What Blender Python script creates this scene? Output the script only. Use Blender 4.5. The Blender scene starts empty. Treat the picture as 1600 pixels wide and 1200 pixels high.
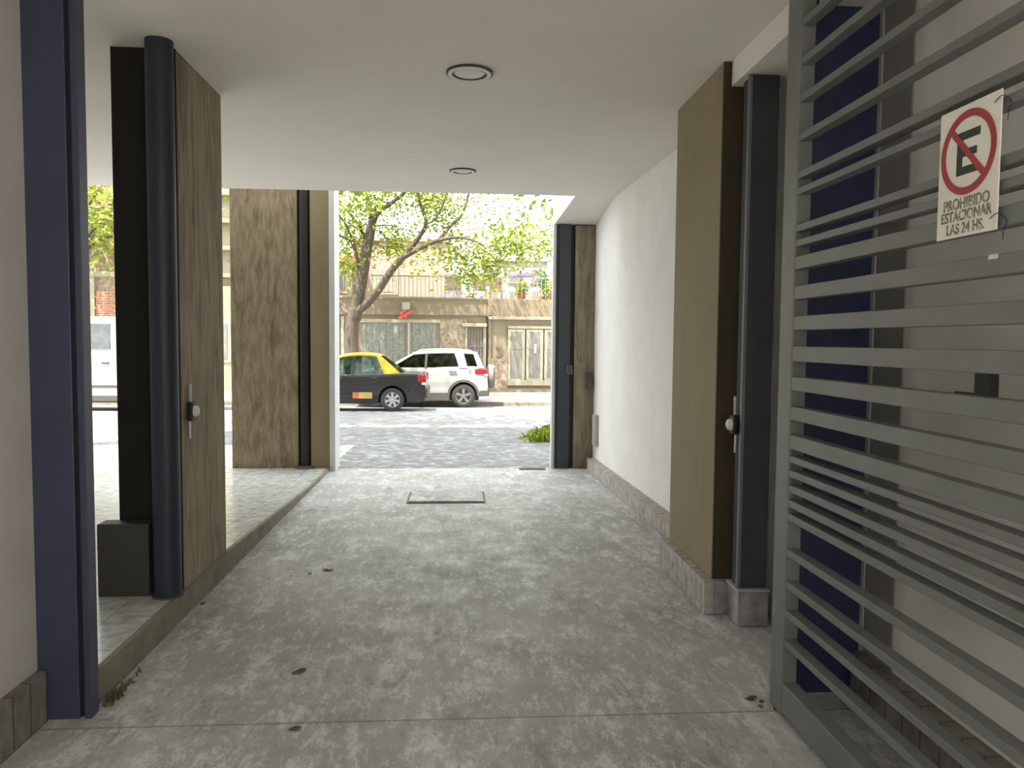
import bpy, bmesh, math, random
from math import sin, cos, pi, atan, radians, sqrt
from mathutils import Vector, Matrix
random.seed(7)
C = bpy.context.scene
COL = C.collection

# ---------------------------------------------------------------- camera
FPX, H = 1200.0, 1.6
YAW, PITCH, ROLL = atan(84/1200), atan(68/1200), radians(.5)
fw = Vector((sin(YAW)*cos(PITCH), cos(YAW)*cos(PITCH), -sin(PITCH)))
r0 = Vector((cos(YAW), -sin(YAW), 0)); u0 = r0.cross(fw)
RV = r0*cos(ROLL) + u0*sin(ROLL); UV = -r0*sin(ROLL) + u0*cos(ROLL)
cam = bpy.data.objects.new('camera', bpy.data.cameras.new('camera'))
COL.objects.link(cam)
cam.data.sensor_width = 36; cam.data.lens = 36*FPX/1600; cam.data.clip_end = 300
m = Matrix((RV, UV, -fw)).transposed().to_4x4(); m.translation = (0, 0, H)
cam.matrix_world = m
C.camera = cam
# ---------------------------------------------------------------- sky, sun, exposure
W = bpy.data.worlds.new('sky'); C.world = W; W.use_nodes = True
bg = W.node_tree.nodes['Background']
bg.inputs[0].default_value = (0.93, 0.96, 1.0, 1); bg.inputs[1].default_value = 3.2
sun = bpy.data.objects.new('sun', bpy.data.lights.new('sun', 'SUN')); COL.objects.link(sun)
sun.data.energy = 11.0; sun.data.color = (1, .93, .8); sun.data.angle = radians(.8)
sun.rotation_euler = Vector((-.25, -.30, .92)).to_track_quat('Z', 'Y').to_euler()
C.view_settings.view_transform = 'Standard'; C.view_settings.look = 'None'
C.view_settings.gamma = 1; C.view_settings.use_curve_mapping = False
C.view_settings.exposure = 0.65

def at(x, y, Y):
    """point of the place seen at photo pixel x, y when it stands at distance Y"""
    d = RV*((x-800)/FPX) + UV*((600-y)/FPX) + fw
    t = Y/d.y
    return Vector((0, 0, H)) + d*t

# ---------------------------------------------------------------- materials
def mat(name, col, rough=.7, col2=None, scale=5, stretch=(1, 1, 1), lo=.35, hi=.65, metal=0, bump=0,
        third=None, tscale=30, tlo=.55, thi=.7, spec=None, detail=8, coat=0):
    M = bpy.data.materials.new(name); M.use_nodes = True
    N, L = M.node_tree.nodes, M.node_tree.links
    b = N['Principled BSDF']; b.inputs['Roughness'].default_value = rough; b.inputs['Metallic'].default_value = metal
    b.inputs['Base Color'].default_value = (*col, 1)
    if spec is not None: b.inputs['Specular IOR Level'].default_value = spec
    if coat: b.inputs['Coat Weight'].default_value = coat
    if col2 is None: col2 = tuple(c*.9 for c in col)
    tc = N.new('ShaderNodeTexCoord'); mp = N.new('ShaderNodeMapping'); mp.inputs['Scale'].default_value = stretch
    L.new(tc.outputs['Object'], mp.inputs[0])
    nz = N.new('ShaderNodeTexNoise'); nz.inputs['Scale'].default_value = scale; nz.inputs['Detail'].default_value = detail
    nz.inputs['Roughness'].default_value = .65
    L.new(mp.outputs[0], nz.inputs[0])
    cr = N.new('ShaderNodeValToRGB')
    cr.color_ramp.elements[0].position = lo; cr.color_ramp.elements[0].color = (*col, 1)
    cr.color_ramp.elements[1].position = hi; cr.color_ramp.elements[1].color = (*col2, 1)
    L.new(nz.outputs[0], cr.inputs[0]); out = cr.outputs[0]
    if third:
        n2 = N.new('ShaderNodeTexNoise'); n2.inputs['Scale'].default_value = tscale; n2.inputs['Detail'].default_value = 6
        n2.inputs['Roughness'].default_value = .7; n2.inputs['Distortion'].default_value = .6
        L.new(mp.outputs[0], n2.inputs[0])
        c2 = N.new('ShaderNodeValToRGB'); c2.color_ramp.elements[0].position = tlo; c2.color_ramp.elements[1].position = thi
        L.new(n2.outputs[0], c2.inputs[0])
        mx = N.new('ShaderNodeMixRGB'); L.new(c2.outputs[0], mx.inputs[0]); L.new(out, mx.inputs[1])
        mx.inputs[2].default_value = (*third, 1); out = mx.outputs[0]
    L.new(out, b.inputs['Base Color'])
    if bump:
        bp = N.new('ShaderNodeBump'); bp.inputs['Strength'].default_value = bump; bp.inputs['Distance'].default_value = .02
        L.new(nz.outputs[0], bp.inputs['Height']); L.new(bp.outputs[0], b.inputs['Normal'])
    return M

def tilemat(name, col, col2, grout, tw, th, rough=.5, axis='XZ', gap=.006, bias=0):
    M = bpy.data.materials.new(name); M.use_nodes = True
    N, L = M.node_tree.nodes, M.node_tree.links
    b = N['Principled BSDF']; b.inputs['Roughness'].default_value = rough
    tc = N.new('ShaderNodeTexCoord'); sx = N.new('ShaderNodeSeparateXYZ'); cx = N.new('ShaderNodeCombineXYZ')
    L.new(tc.outputs['Object'], sx.inputs[0])
    L.new(sx.outputs[axis[0]], cx.inputs[0]); L.new(sx.outputs[axis[1]], cx.inputs[1])
    br = N.new('ShaderNodeTexBrick'); br.offset = 0 if bias == 0 else .5
    br.inputs['Scale'].default_value = 1; br.inputs['Brick Width'].default_value = tw; br.inputs['Row Height'].default_value = th
    br.inputs['Mortar Size'].default_value = gap; br.inputs['Mortar Smooth'].default_value = 0
    br.inputs['Color1'].default_value = (*col, 1); br.inputs['Color2'].default_value = (*col2, 1); br.inputs['Mortar'].default_value = (*grout, 1)
    L.new(cx.outputs[0], br.inputs[0])
    nz = N.new('ShaderNodeTexNoise'); nz.inputs['Scale'].default_value = 14; nz.inputs['Detail'].default_value = 8
    L.new(tc.outputs['Object'], nz.inputs[0])
    mr = N.new('ShaderNodeMapRange'); mr.inputs[1].default_value = .3; mr.inputs[2].default_value = .7
    mr.inputs[3].default_value = .7; mr.inputs[4].default_value = 1.25
    L.new(nz.outputs[0], mr.inputs[0])
    mx = N.new('ShaderNodeMixRGB'); mx.blend_type = 'MULTIPLY'; mx.inputs[0].default_value = 1
    L.new(br.outputs[0], mx.inputs[1]); L.new(mr.outputs[0], mx.inputs[2]); L.new(mx.outputs[0], b.inputs['Base Color'])
    return M

def glassmat(name, tint, mix=.35, rough=.05):
    M = bpy.data.materials.new(name); M.use_nodes = True
    N, L = M.node_tree.nodes, M.node_tree.links
    for n in list(N): N.remove(n)
    o = N.new('ShaderNodeOutputMaterial'); ms = N.new('ShaderNodeMixShader'); t = N.new('ShaderNodeBsdfTransparent')
    g = N.new('ShaderNodeBsdfGlossy'); g.inputs['Roughness'].default_value = rough; g.inputs['Color'].default_value = (.9, .95, 1, 1)
    t.inputs[0].default_value = (*tint, 1); ms.inputs[0].default_value = mix
    L.new(t.outputs[0], ms.inputs[1]); L.new(g.outputs[0], ms.inputs[2]); L.new(ms.outputs[0], o.inputs[0])
    return M

def stone(name, cols, scale):
    M = bpy.data.materials.new(name); M.use_nodes = True
    N, L = M.node_tree.nodes, M.node_tree.links
    b = N['Principled BSDF']; b.inputs['Roughness'].default_value = .9
    tc = N.new('ShaderNodeTexCoord'); v = N.new('ShaderNodeTexVoronoi'); v.inputs['Scale'].default_value = scale
    L.new(tc.outputs['Object'], v.inputs[0])
    sp = N.new('ShaderNodeSeparateColor'); L.new(v.outputs['Color'], sp.inputs[0])
    cr = N.new('ShaderNodeValToRGB'); cr.color_ramp.interpolation = 'CONSTANT'
    e = cr.color_ramp.elements
    e[0].color = (*cols[0], 1); e[1].position = 1/len(cols); e[1].color = (*cols[1], 1)
    for i, c in enumerate(cols[2:]):
        k = e.new((i+2)/len(cols)); k.color = (*c, 1)
    L.new(sp.outputs[0], cr.inputs[0]); L.new(cr.outputs[0], b.inputs['Base Color'])
    return M

M = {}
M['wall'] = mat('white_plaster', (.78, .76, .72), .85, (.72, .70, .66), 3, bump=.05, third=(.60, .57, .50), tscale=9, tlo=.70, thi=.80)
M['wall_grey'] = mat('grey_plaster', (.60, .57, .54), .85, (.54, .51, .49), 3, bump=.05)
M['ceiling'] = mat('ceiling_paint', (.80, .765, .69), .9, (.77, .73, .66), 1.5)
M['concrete'] = mat('board_concrete', (.20, .165, .105), .85, (.33, .27, .19), 4, (5, 5, .7), .38, .64, bump=.5, third=(.12, .095, .06), tscale=2.2, tlo=.52, thi=.68)
M['concrete_old'] = mat('stained_concrete', (0.218, 0.171, 0.104), .85, (0.361, 0.294, 0.199), 5, (4, 4, .9), .38, .64, bump=.5, third=(0.142, 0.104, 0.067), tscale=2.0, tlo=.5, thi=.68)
M['concrete_smooth'] = mat('painted_concrete', (.235, .185, .105), .8, (.275, .22, .13), 2, (2, 2, .5), bump=.1)
M['navy'] = mat('navy_steel_paint', (0.043, 0.052, 0.096), .45, (0.035, 0.043, 0.076), 3)
M['navy_dark'] = mat('dark_navy_paint', (.018, .024, .042), .5, (.015, .019, .034), 3)
M['black_pipe'] = mat('black_pipe_paint', (.012, .010, .011), .6, (.02, .016, .015), 5)
M['dark_steel'] = mat('charcoal_steel_paint', (.045, .052, .062), .4, (.035, .04, .048), 4)
M['gate'] = mat('gate_grey_paint', (.165, .172, .17), .45, (.14, .145, .14), 5)
M['white_trim'] = mat('white_metal_trim', (0.612, 0.630, 0.630), .5, (0.540, 0.558, 0.558), 4)
M['strip_grey'] = mat('mid_grey_strip', (.28, .275, .26), .6)
M['panel_navy'] = mat('navy_door_paint', (0.024, 0.033, 0.090), .5, (0.021, 0.027, 0.072), 3)
M['zocalo'] = tilemat('skirting_tile', (.42, .38, .33), (.36, .33, .29), (.20, .18, .16), .10, .4, .7, 'YZ', .005)
M['zocalo_x'] = tilemat('skirting_tile_x', (.30, .29, .28), (.26, .25, .24), (.15, .14, .13), .3, .4, .7, 'XZ', .005)
M['zocalo_dark'] = tilemat('dark_skirting_tile', (.23, .21, .19), (.19, .175, .16), (.09, .08, .075), .12, .5, .6, 'YZ', .005)
M['platform'] = tilemat('pale_floor_tile', (0.627, 0.636, 0.598), (0.570, 0.580, 0.551), (0.380, 0.380, 0.342), .45, .45, .22, 'XY', .004)
M['platform_edge'] = mat('platform_edge_render', (0.240, 0.224, 0.168), .9, (0.160, 0.152, 0.112), 6, bump=.3)
M['black'] = mat('black_rubber', (.012, .012, .012), .6)
M['dark_iron'] = mat('dark_iron', (.06, .06, .058), .6, (.09, .08, .07), 8)
M['chrome'] = mat('satin_metal', (.55, .55, .56), .3, metal=1)
M['plastic_white'] = mat('white_plastic', (.72, .71, .66), .35)
M['plastic_grey'] = mat('grey_plastic', (.45, .46, .44), .4)

# polished concrete driveway: pale worn patches, darker stains, two expansion joints
def floor_material():
    Mt = bpy.data.materials.new('worn_concrete_floor'); Mt.use_nodes = True
    N, L = Mt.node_tree.nodes, Mt.node_tree.links
    b = N['Principled BSDF']
    tc = N.new('ShaderNodeTexCoord')
    def noise(s, d=10, r=.65, dist=0, st=(1, 1, 1)):
        mp = N.new('ShaderNodeMapping'); mp.inputs['Scale'].default_value = st; L.new(tc.outputs['Object'], mp.inputs[0])
        n = N.new('ShaderNodeTexNoise'); n.inputs['Scale'].default_value = s; n.inputs['Detail'].default_value = d
        n.inputs['Roughness'].default_value = r; n.inputs['Distortion'].default_value = dist; L.new(mp.outputs[0], n.inputs[0]); return n.outputs[0]
    def ramp(src, p0, c0, p1, c1):
        c = N.new('ShaderNodeValToRGB'); e = c.color_ramp.elements
        e[0].position = p0; e[0].color = (*c0, 1); e[1].position = p1; e[1].color = (*c1, 1); L.new(src, c.inputs[0]); return c.outputs[0]
    def mix(f, a, bb, mode='MIX'):
        x = N.new('ShaderNodeMixRGB'); x.blend_type = mode
        for i, s in enumerate((f, a, bb)):
            if isinstance(s, (int, float)): x.inputs[i].default_value = s
            elif isinstance(s, tuple): x.inputs[i].default_value = (*s, 1)
            else: L.new(s, x.inputs[i])
        return x.outputs[0]
    base = ramp(noise(1.1, 10, .62), .35, (.34, .335, .315), .66, (.47, .465, .45))
    patches = mix(ramp(noise(4.5, 15, .88, .1, (1, .5, 1)), .51, (0, 0, 0), .565, (.85, .85, .85)), base, (.68, .69, .69))
    stain = mix(ramp(noise(2.6, 15, .85, .1, (1, .5, 1)), .40, (.9, .9, .9), .47, (0, 0, 0)), patches, (.27, .265, .25))
    scr = mix(ramp(noise(16, 10, .8, .1, (1, .35, 1)), .53, (0, 0, 0), .60, (.6, .6, .6)), stain, (.72, .73, .73))
    specks = mix(ramp(noise(26, 8, .8, 0, (1, .4, 1)), .38, (.6, .6, .6), .45, (0, 0, 0)), scr, (.26, .255, .245))
    # joints across the driveway
    sx = N.new('ShaderNodeSeparateXYZ'); L.new(tc.outputs['Object'], sx.inputs[0])
    out = specks
    for y in (3.17, 7.2):
        s = N.new('ShaderNodeMath'); s.operation = 'SUBTRACT'; L.new(sx.outputs['Y'], s.inputs[0]); s.inputs[1].default_value = y
        a = N.new('ShaderNodeMath'); a.operation = 'ABSOLUTE'; L.new(s.outputs[0], a.inputs[0])
        c = N.new('ShaderNodeMath'); c.operation = 'LESS_THAN'; L.new(a.outputs[0], c.inputs[0]); c.inputs[1].default_value = .007
        k = N.new('ShaderNodeMath'); k.operation = 'MULTIPLY'; L.new(c.outputs[0], k.inputs[0]); k.inputs[1].default_value = .55
        out = mix(k.outputs[0], out, (.12, .115, .105))
    L.new(out, b.inputs['Base Color'])
    rr = ramp(noise(3, 8), .35, (.42,)*3, .65, (.72,)*3); L.new(rr, b.inputs['Roughness'])
    bp = N.new('ShaderNodeBump'); bp.inputs['Strength'].default_value = .25; bp.inputs['Distance'].default_value = .01
    L.new(noise(9, 10, .7), bp.inputs['Height']); L.new(bp.outputs[0], b.inputs['Normal'])
    return Mt
M['floor'] = floor_material()

# ---------------------------------------------------------------- mesh helpers
def obj(name, bm, material, parent=None, smooth=False, bevel=0, seg=2, recalc=True):
    if recalc: bmesh.ops.recalc_face_normals(bm, faces=bm.faces)
    me = bpy.data.meshes.new(name); bm.to_mesh(me); bm.free()
    ms = material if isinstance(material, list) else [material]
    for x in ms: me.materials.append(M[x] if isinstance(x, str) else x)
    o = bpy.data.objects.new(name, me); COL.objects.link(o)
    if smooth:
        for p in me.polygons: p.use_smooth = True
    if bevel:
        b = o.modifiers.new('bevel', 'BEVEL'); b.width = bevel; b.segments = seg; b.limit_method = 'ANGLE'; b.angle_limit = radians(35)
    if parent is not None: o.parent = parent
    return o
def tag(o, label, cat, group=None, kind=None):
    o['label'] = label; o['category'] = cat
    if group: o['group'] = group
    if kind: o['kind'] = kind
    return o
def thing(name, label, cat, loc=(0, 0, 0), rz=0, group=None):
    o = bpy.data.objects.new(name, None); o.empty_display_size = .1; COL.objects.link(o)
    o.location = loc; o.rotation_euler = (0, 0, rz)
    return tag(o, label, cat, group)
def struct(o): o['kind'] = 'structure'; return o
def box(bm, x0, x1, y0, y1, z0, z1):
    vs = [bm.verts.new((x, y, z)) for x in (x0, x1) for y in (y0, y1) for z in (z0, z1)]
    for f in ((0, 1, 3, 2), (4, 6, 7, 5), (0, 4, 5, 1), (2, 3, 7, 6), (0, 2, 6, 4), (1, 5, 7, 3)):
        bm.faces.new([vs[i] for i in f])
    return bm
def bx(*a): return box(bmesh.new(), *a)
def hexa(bm, pts):
    """8 points: bottom quad then top quad"""
    v = [bm.verts.new(p) for p in pts]
    for f in ((3, 2, 1, 0), (4, 5, 6, 7), (0, 1, 5, 4), (1, 2, 6, 5), (2, 3, 7, 6), (3, 0, 4, 7)): bm.faces.new([v[i] for i in f])
    return bm
def cyl(bm, p0, p1, r0_, r1_=None, n=24, cap=True):
    p0, p1 = Vector(p0), Vector(p1); r1_ = r0_ if r1_ is None else r1_
    d = (p1-p0).normalized(); a = d.orthogonal().normalized(); b = d.cross(a)
    A = [bm.verts.new(p0+(a*cos(2*pi*i/n)+b*sin(2*pi*i/n))*r0_) for i in range(n)]
    B = [bm.verts.new(p1+(a*cos(2*pi*i/n)+b*sin(2*pi*i/n))*r1_) for i in range(n)]
    for i in range(n): bm.faces.new((A[i], A[(i+1) % n], B[(i+1) % n], B[i]))
    if cap: bm.faces.new(A[::-1]); bm.faces.new(B)
    return bm
def lathe(bm, prof, axis_o, n=32, axis='Z'):
    """prof: list of (r, h) around axis"""
    ax = {'Z': (Vector((1, 0, 0)), Vector((0, 1, 0)), Vector((0, 0, 1))), 'Y': (Vector((1, 0, 0)), Vector((0, 0, 1)), Vector((0, 1, 0))),
          'X': (Vector((0, 1, 0)), Vector((0, 0, 1)), Vector((1, 0, 0)))}[axis]
    rings = []
    for r, h in prof:
        if r < 1e-6: rings.append([bm.verts.new(Vector(axis_o)+ax[2]*h)])
        else: rings.append([bm.verts.new(Vector(axis_o)+(ax[0]*cos(2*pi*i/n)+ax[1]*sin(2*pi*i/n))*r+ax[2]*h) for i in range(n)])
    for a, b in zip(rings, rings[1:]):
        for i in range(n):
            j = (i+1) % n
            if len(a) == 1 and len(b) == 1: continue
            if len(a) == 1: bm.faces.new((a[0], b[j], b[i]))
            elif len(b) == 1: bm.faces.new((a[i], a[j], b[0]))
            else: bm.faces.new((a[i], a[j], b[j], b[i]))
    return bm
def tube(bm, pts, rad, n=8):
    pts = [Vector(p) for p in pts]; rings = []
    ref = None
    for i, p in enumerate(pts):
        d = ((pts[min(i+1, len(pts)-1)]-p).normalized()+(p-pts[max(i-1, 0)]).normalized()).normalized()
        if ref is None: ref = d.orthogonal().normalized()
        ref = (ref-d*ref.dot(d)).normalized(); b = d.cross(ref)
        r = rad[i] if isinstance(rad, (list, tuple)) else rad
        rings.append([bm.verts.new(p+(ref*cos(2*pi*k/n)+b*sin(2*pi*k/n))*r) for k in range(n)])
    for a, b in zip(rings, rings[1:]):
        for k in range(n): bm.faces.new((a[k], a[(k+1) % n], b[(k+1) % n], b[k]))
    bm.faces.new(rings[0][::-1]); bm.faces.new(rings[-1])
    return bm
def prism(bm, prof, y0, y1, taper=None):
    """profile in x,z swept along y"""
    A = [bm.verts.new((x, y0, z)) for x, z in prof]; B = [bm.verts.new((x, y1, z)) for x, z in prof]
    n = len(prof)
    bm.faces.new(A); bm.faces.new(B[::-1])
    for i in range(n): bm.faces.new((A[i], B[i], B[(i+1) % n], A[(i+1) % n]))
    return bm
def smoothline(pts, k=4):
    out = []; P = [Vector(p) for p in pts]
    for i in range(len(P)-1):
        a, b, c, d = P[max(i-1, 0)], P[i], P[i+1], P[min(i+2, len(P)-1)]
        for s in range(k):
            t = s/k
            out.append(.5*((2*b)+(c-a)*t+(2*a-5*b+4*c-d)*t*t+(3*b-a-3*c+d)*t*t*t))
    out.append(P[-1]); return out
def text_mesh(name, body, size, material, parent, loc, rot, sx=1, ext=.0006):
    cu = bpy.data.curves.new(name, 'FONT'); cu.body = body; cu.size = size; cu.extrude = ext; cu.align_x = 'CENTER'; cu.align_y = 'CENTER'; cu.offset = size*.02
    t = bpy.data.objects.new(name+'_curve', cu); COL.objects.link(t)
    bpy.context.view_layer.update()
    me = bpy.data.meshes.new_from_object(t.evaluated_get(bpy.context.evaluated_depsgraph_get()))
    bpy.data.objects.remove(t); bpy.data.curves.remove(cu)
    me.materials.clear(); me.materials.append(M[material])
    o = bpy.data.objects.new(name, me); COL.objects.link(o); o.parent = parent
    o.location = loc; o.rotation_euler = rot; o.scale = (sx, 1, 1)
    return o

CZ = 3.2          # ceiling height
EDGE = 8.52       # street edge of the ceiling
# ---------------------------------------------------------------- setting: hall
b = bmesh.new(); box(b, -1.56, 1.95, -7, 9.55, -.1, 0); box(b, -1.9, -1.56, -7, 3.33, -.1, 0)
struct(obj('floor', b, 'floor'))
struct(obj('ceiling', bx(-7, 2.2, -1.1, EDGE, CZ, CZ+.25), 'ceiling'))  # cut short behind the camera to let skylight onto the floor
struct(obj('wall_left', bx(-1.86, -1.74, -7, 3.25, 0, CZ), 'wall_grey'))
struct(obj('wall_back', bx(-1.86, 2.2, -7.15, -7, 0, 9), 'wall_grey'))  # unseen, raised above the ceiling to keep sun off the open area
b = bmesh.new(); box(b, 1.84, 2.1, -7, 4.38, 0, CZ)
hexa(b, [(1.84, 5.3, 0), (2.1, 5.3, 0), (2.1, 9.6, 0), (1.69, 9.6, 0), (1.84, 5.3, CZ), (2.1, 5.3, CZ), (2.1, 9.6, CZ), (1.69, 9.6, CZ)])
box(b, 1.78, 2.1, 4.38, 5.3, 0, CZ)
struct(obj('wall_right', b, 'wall'))
struct(obj('baseboard_left', bx(-1.74, -1.70, -7, 3.245, 0, .215), 'zocalo_dark'))
b = bmesh.new(); box(b, 1.78, 1.84, -7, 3.29, 0, .21)
struct(obj('baseboard_near', b, 'zocalo_dark'))
b = bmesh.new()
hexa(b, [(1.71, 5.3, 0), (1.84, 5.3, 0), (1.70, 9.4, 0), (1.60, 9.4, 0), (1.71, 5.3, .15), (1.84, 5.3, .15), (1.70, 9.4, .15), (1.60, 9.4, .15)])
struct(obj('baseboard_right', b, 'zocalo'))
# side lobby to the left of the pillars
b = bmesh.new(); box(b, -7, -1.86, 3.0, 3.25, 0, CZ)
struct(obj('wall_lobby', b, 'wall'))
struct(obj('wall_far_left', bx(-7.1, -6.9, 3.2, EDGE, 0, CZ), 'wall'))
# raised tiled platform, its surface falls gently towards the street
def plat(bm, x0, x1, top=True):
    ys = [(3.322, .15), (5.4, .15), (8.3, .035), (9.6, .03)]
    lo = [[bm.verts.new((x, y, -.1)) for y, z in ys] for x in (x0, x1)]
    hi = [[bm.verts.new((x, y, z)) for y, z in ys] for x in (x0, x1)]
    for i in range(3):
        bm.faces.new((hi[0][i], hi[1][i], hi[1][i+1], hi[0][i+1])); bm.faces.new((lo[0][i], lo[0][i+1], lo[1][i+1], lo[1][i]))
        for s in (0, 1): bm.faces.new((lo[s][i], lo[s][i+1], hi[s][i+1], hi[s][i]))
    for i in (0, 3): bm.faces.new((lo[0][i], lo[1][i], hi[1][i], hi[0][i]))
    return bm
struct(obj('platform_floor', plat(bmesh.new(), -6.9, -1.585), 'platform'))
struct(obj('platform_kerb', plat(bmesh.new(), -1.585, -1.555), 'platform_edge'))
# beam over the near right corner and sloping soffit over the street post
struct(obj('beam_near', bx(1.55, 1.84, -1.1, 4.38, 3.06, CZ), 'ceiling'))
b = hexa(bmesh.new(), [(1.28, EDGE, CZ), (1.8, EDGE, CZ), (1.69, 9.62, 3.03), (1.17, 9.62, 3.03),
                       (1.28, EDGE, 3.6), (1.8, EDGE, 3.6), (1.69, 9.62, 3.6), (1.17, 9.62, 3.6)])
struct(obj('soffit_right', b, 'ceiling'))
struct(obj('upper_shade_block', bx(-9, 4, -1.1, EDGE, CZ+.25, 20), 'wall'))  # unseen block above the ceiling, height set to shade the street
b = bmesh.new(); box(b, -9, -7.1, 3.0, EDGE, 0, CZ+.25); box(b, 2.1, 9, 3, 9.4, -.1, 5)
struct(obj('wall_neighbour', b, 'wall'))

# ---------------------------------------------------------------- concrete pillars
def pillar(x0, x1, y0, y1, z0, z1, m_, label, extra=None):
    o = obj('concrete_pillar', bx(x0, x1, y0, y1, z0, z1), m_, bevel=.008)
    tag(o, label, 'pillar'); return o
p = pillar(-1.925, -1.575, 4.49, 5.3, 0, CZ, 'concrete', 'near left board-marked concrete pillar with black front, behind the round navy post')
M['front_black'] = mat('near_black_face', (0.005, 0.004, 0.002), .85, (0.009, 0.008, 0.005), 4, (5, 5, .7), bump=.4)
M['camo'] = mat('mottled_brown_face', (0.068, 0.043, 0.023), .85, (0.045, 0.045, 0.023), 2.2, (2, 2, 1.2), .45, .55, bump=.3)
M['plinth_dark'] = mat('dark_plinth_tile', (0.048, 0.046, 0.041), .6, (0.038, 0.036, 0.034), 8)
obj('front_face', bx(-1.925, -1.577, 4.478, 4.49, .15, CZ), 'front_black', p)['label'] = 'near-black front face'  # thin near-black slab over the camera-facing side of the pillar
p2 = obj('plinth_tile', bx(-2.0, -1.72, 4.36, 4.478, .15, .56), 'plinth_dark', p, bevel=.005)
obj('plinth_tile', bx(-2.0, -1.60, 5.3, 5.33, .14, .56), 'zocalo_x', p, bevel=.005)
p = pillar(1.505, 1.78, 4.40, 5.32, 0, CZ, 'concrete_smooth', 'near right smooth brown concrete pillar beside the grey gate')
obj('front_face', bx(1.507, 1.78, 4.388, 4.40, .2, CZ), 'camo', p)['label'] = 'darker mottled brown front face'  # thin slab in a darker, mottled brown than the pillar
obj('plinth_tile', bx(1.445, 1.505, 4.34, 5.36, 0, .2), 'zocalo', p, bevel=.004)
obj('plinth_tile', bx(1.505, 1.60, 4.34, 4.388, 0, .2), 'zocalo_x', p, bevel=.004)
p = tag(thing('concrete_pillar', '', '', (-2.3, 9.5, .03)), 'far left mottled concrete pillar standing at the street edge of the tiles', 'pillar')
def rel(o, par):
    o.parent = par; o.matrix_parent_inverse = Matrix.Translation(par.location).inverted(); return o
rel(obj('pillar_face', bx(-2.715, -1.93, 9.4, 9.7, .0, 3.9), 'concrete_old', bevel=.01), p)
rel(obj('pillar_side', bx(-1.78, -1.548, 9.4, 9.7, .0, 3.9), 'concrete_smooth', bevel=.01), p)
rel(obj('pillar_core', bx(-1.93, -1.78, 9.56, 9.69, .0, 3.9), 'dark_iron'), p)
rel(obj('edge_trim', bx(-1.548, -1.482, 9.36, 9.72, 0, 3.9), 'white_trim', bevel=.004), p)
p = tag(obj('downpipe', cyl(bmesh.new(), (-1.855, 9.45, .03), (-1.855, 9.45, 3.9), .062), 'black_pipe', smooth=False), 'black downpipe in the recess of the far left pillar', 'pipe')
rel(obj('pipe_base', cyl(bmesh.new(), (-1.855, 9.45, .031), (-1.855, 9.45, .06), .15, .11), 'dark_iron'), p).matrix_parent_inverse = Matrix()
# far right post group
p = thing('gate_post', 'far right charcoal steel gate post with a white edge, standing at the street mouth', 'post', (1.3, 9.5, 0))
b = bmesh.new(); box(b, 1.235, 1.385, 9.5, 9.6, 0, 3.03); box(b, 1.20, 1.235, 9.52, 9.64, 0, 3.03)
rel(obj('post_body', b, 'dark_steel', bevel=.004), p)
rel(obj('post_channel', bx(1.385, 1.44, 9.56, 9.64, 0, 3.03), 'black'), p)
rel(obj('edge_trim', bx(1.165, 1.20, 9.5, 9.66, 0, 3.03), 'white_trim', bevel=.004), p)
rel(obj('latch_plate', bx(1.33, 1.42, 9.47, 9.5, 1.18, 1.30), 'dark_iron', bevel=.004), p)
p = tag(obj('concrete_pillar', bx(1.44, 1.69, 9.52, 9.75, 0, 3.03), 'concrete', bevel=.008), 'far right narrow dark concrete pillar between the steel post and the white wall', 'pillar')
obj('mounted_box', bx(1.60, 1.66, 9.46, 9.52, 1.0, 1.22), 'dark_iron', p, bevel=.01)
o = tag(obj('meter_cover', bx(1.655, 1.70, 9.2, 9.38, .32, .70), 'plastic_grey', bevel=.006), 'small grey cover plate low on the white wall beside the far right pillar', 'cover plate')

def sub(o, par): o.parent = par; o.matrix_parent_inverse = Matrix(); return o
# near posts
p = thing('gate_post', 'near left tall navy steel gate post against the grey wall', 'post', (-1.62, 3.28, 0))
rel(obj('post_face', bx(-1.77, -1.575, 3.25, 3.32, 0, CZ), 'navy', bevel=.004), p)
rel(obj('post_recess', bx(-1.575, -1.555, 3.275, 3.32, 0, CZ), 'black'), p)
rel(obj('stop_flange', bx(-1.555, -1.527, 3.25, 3.32, 0, CZ), 'navy', bevel=.003), p)
b = bmesh.new(); box(b, -1.562, -1.548, 3.262, 3.275, 1.28, 1.42)
rel(obj('lock_keep', b, 'dark_iron', bevel=.002), p)
p = thing('steel_post', 'round navy steel post on the kerb in front of the near left pillar', 'post', (-1.622, 4.37, .15))
rel(obj('post_body', cyl(bmesh.new(), (-1.622, 4.37, .15), (-1.622, 4.37, CZ), .073, n=40), 'navy_dark', smooth=False), p)
rel(obj('base_collar', cyl(bmesh.new(), (-1.622, 4.37, .15), (-1.622, 4.37, .162), .085, n=40), 'dark_iron'), p)
p = thing('steel_post', 'charcoal steel post on a tiled plinth between the near right pillar and the gate', 'post', (1.66, 4.2, 0))
b = bmesh.new(); box(b, 1.592, 1.745, 4.17, 4.30, .21, 3.06)
rel(obj('post_body', b, 'dark_steel', bevel=.004), p)
b = bmesh.new(); box(b, 1.575, 1.592, 4.165, 4.19, .21, 3.06)
rel(obj('post_flange', b, 'gate'), p)
rel(obj('plinth', bx(1.575, 1.75, 4.14, 4.33, 0, .2), ['zocalo_x'], bevel=.006), p)
rel(obj('plinth_cap', bx(1.57, 1.755, 4.135, 4.335, .2, .212), 'plastic_grey', bevel=.003), p)

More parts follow.
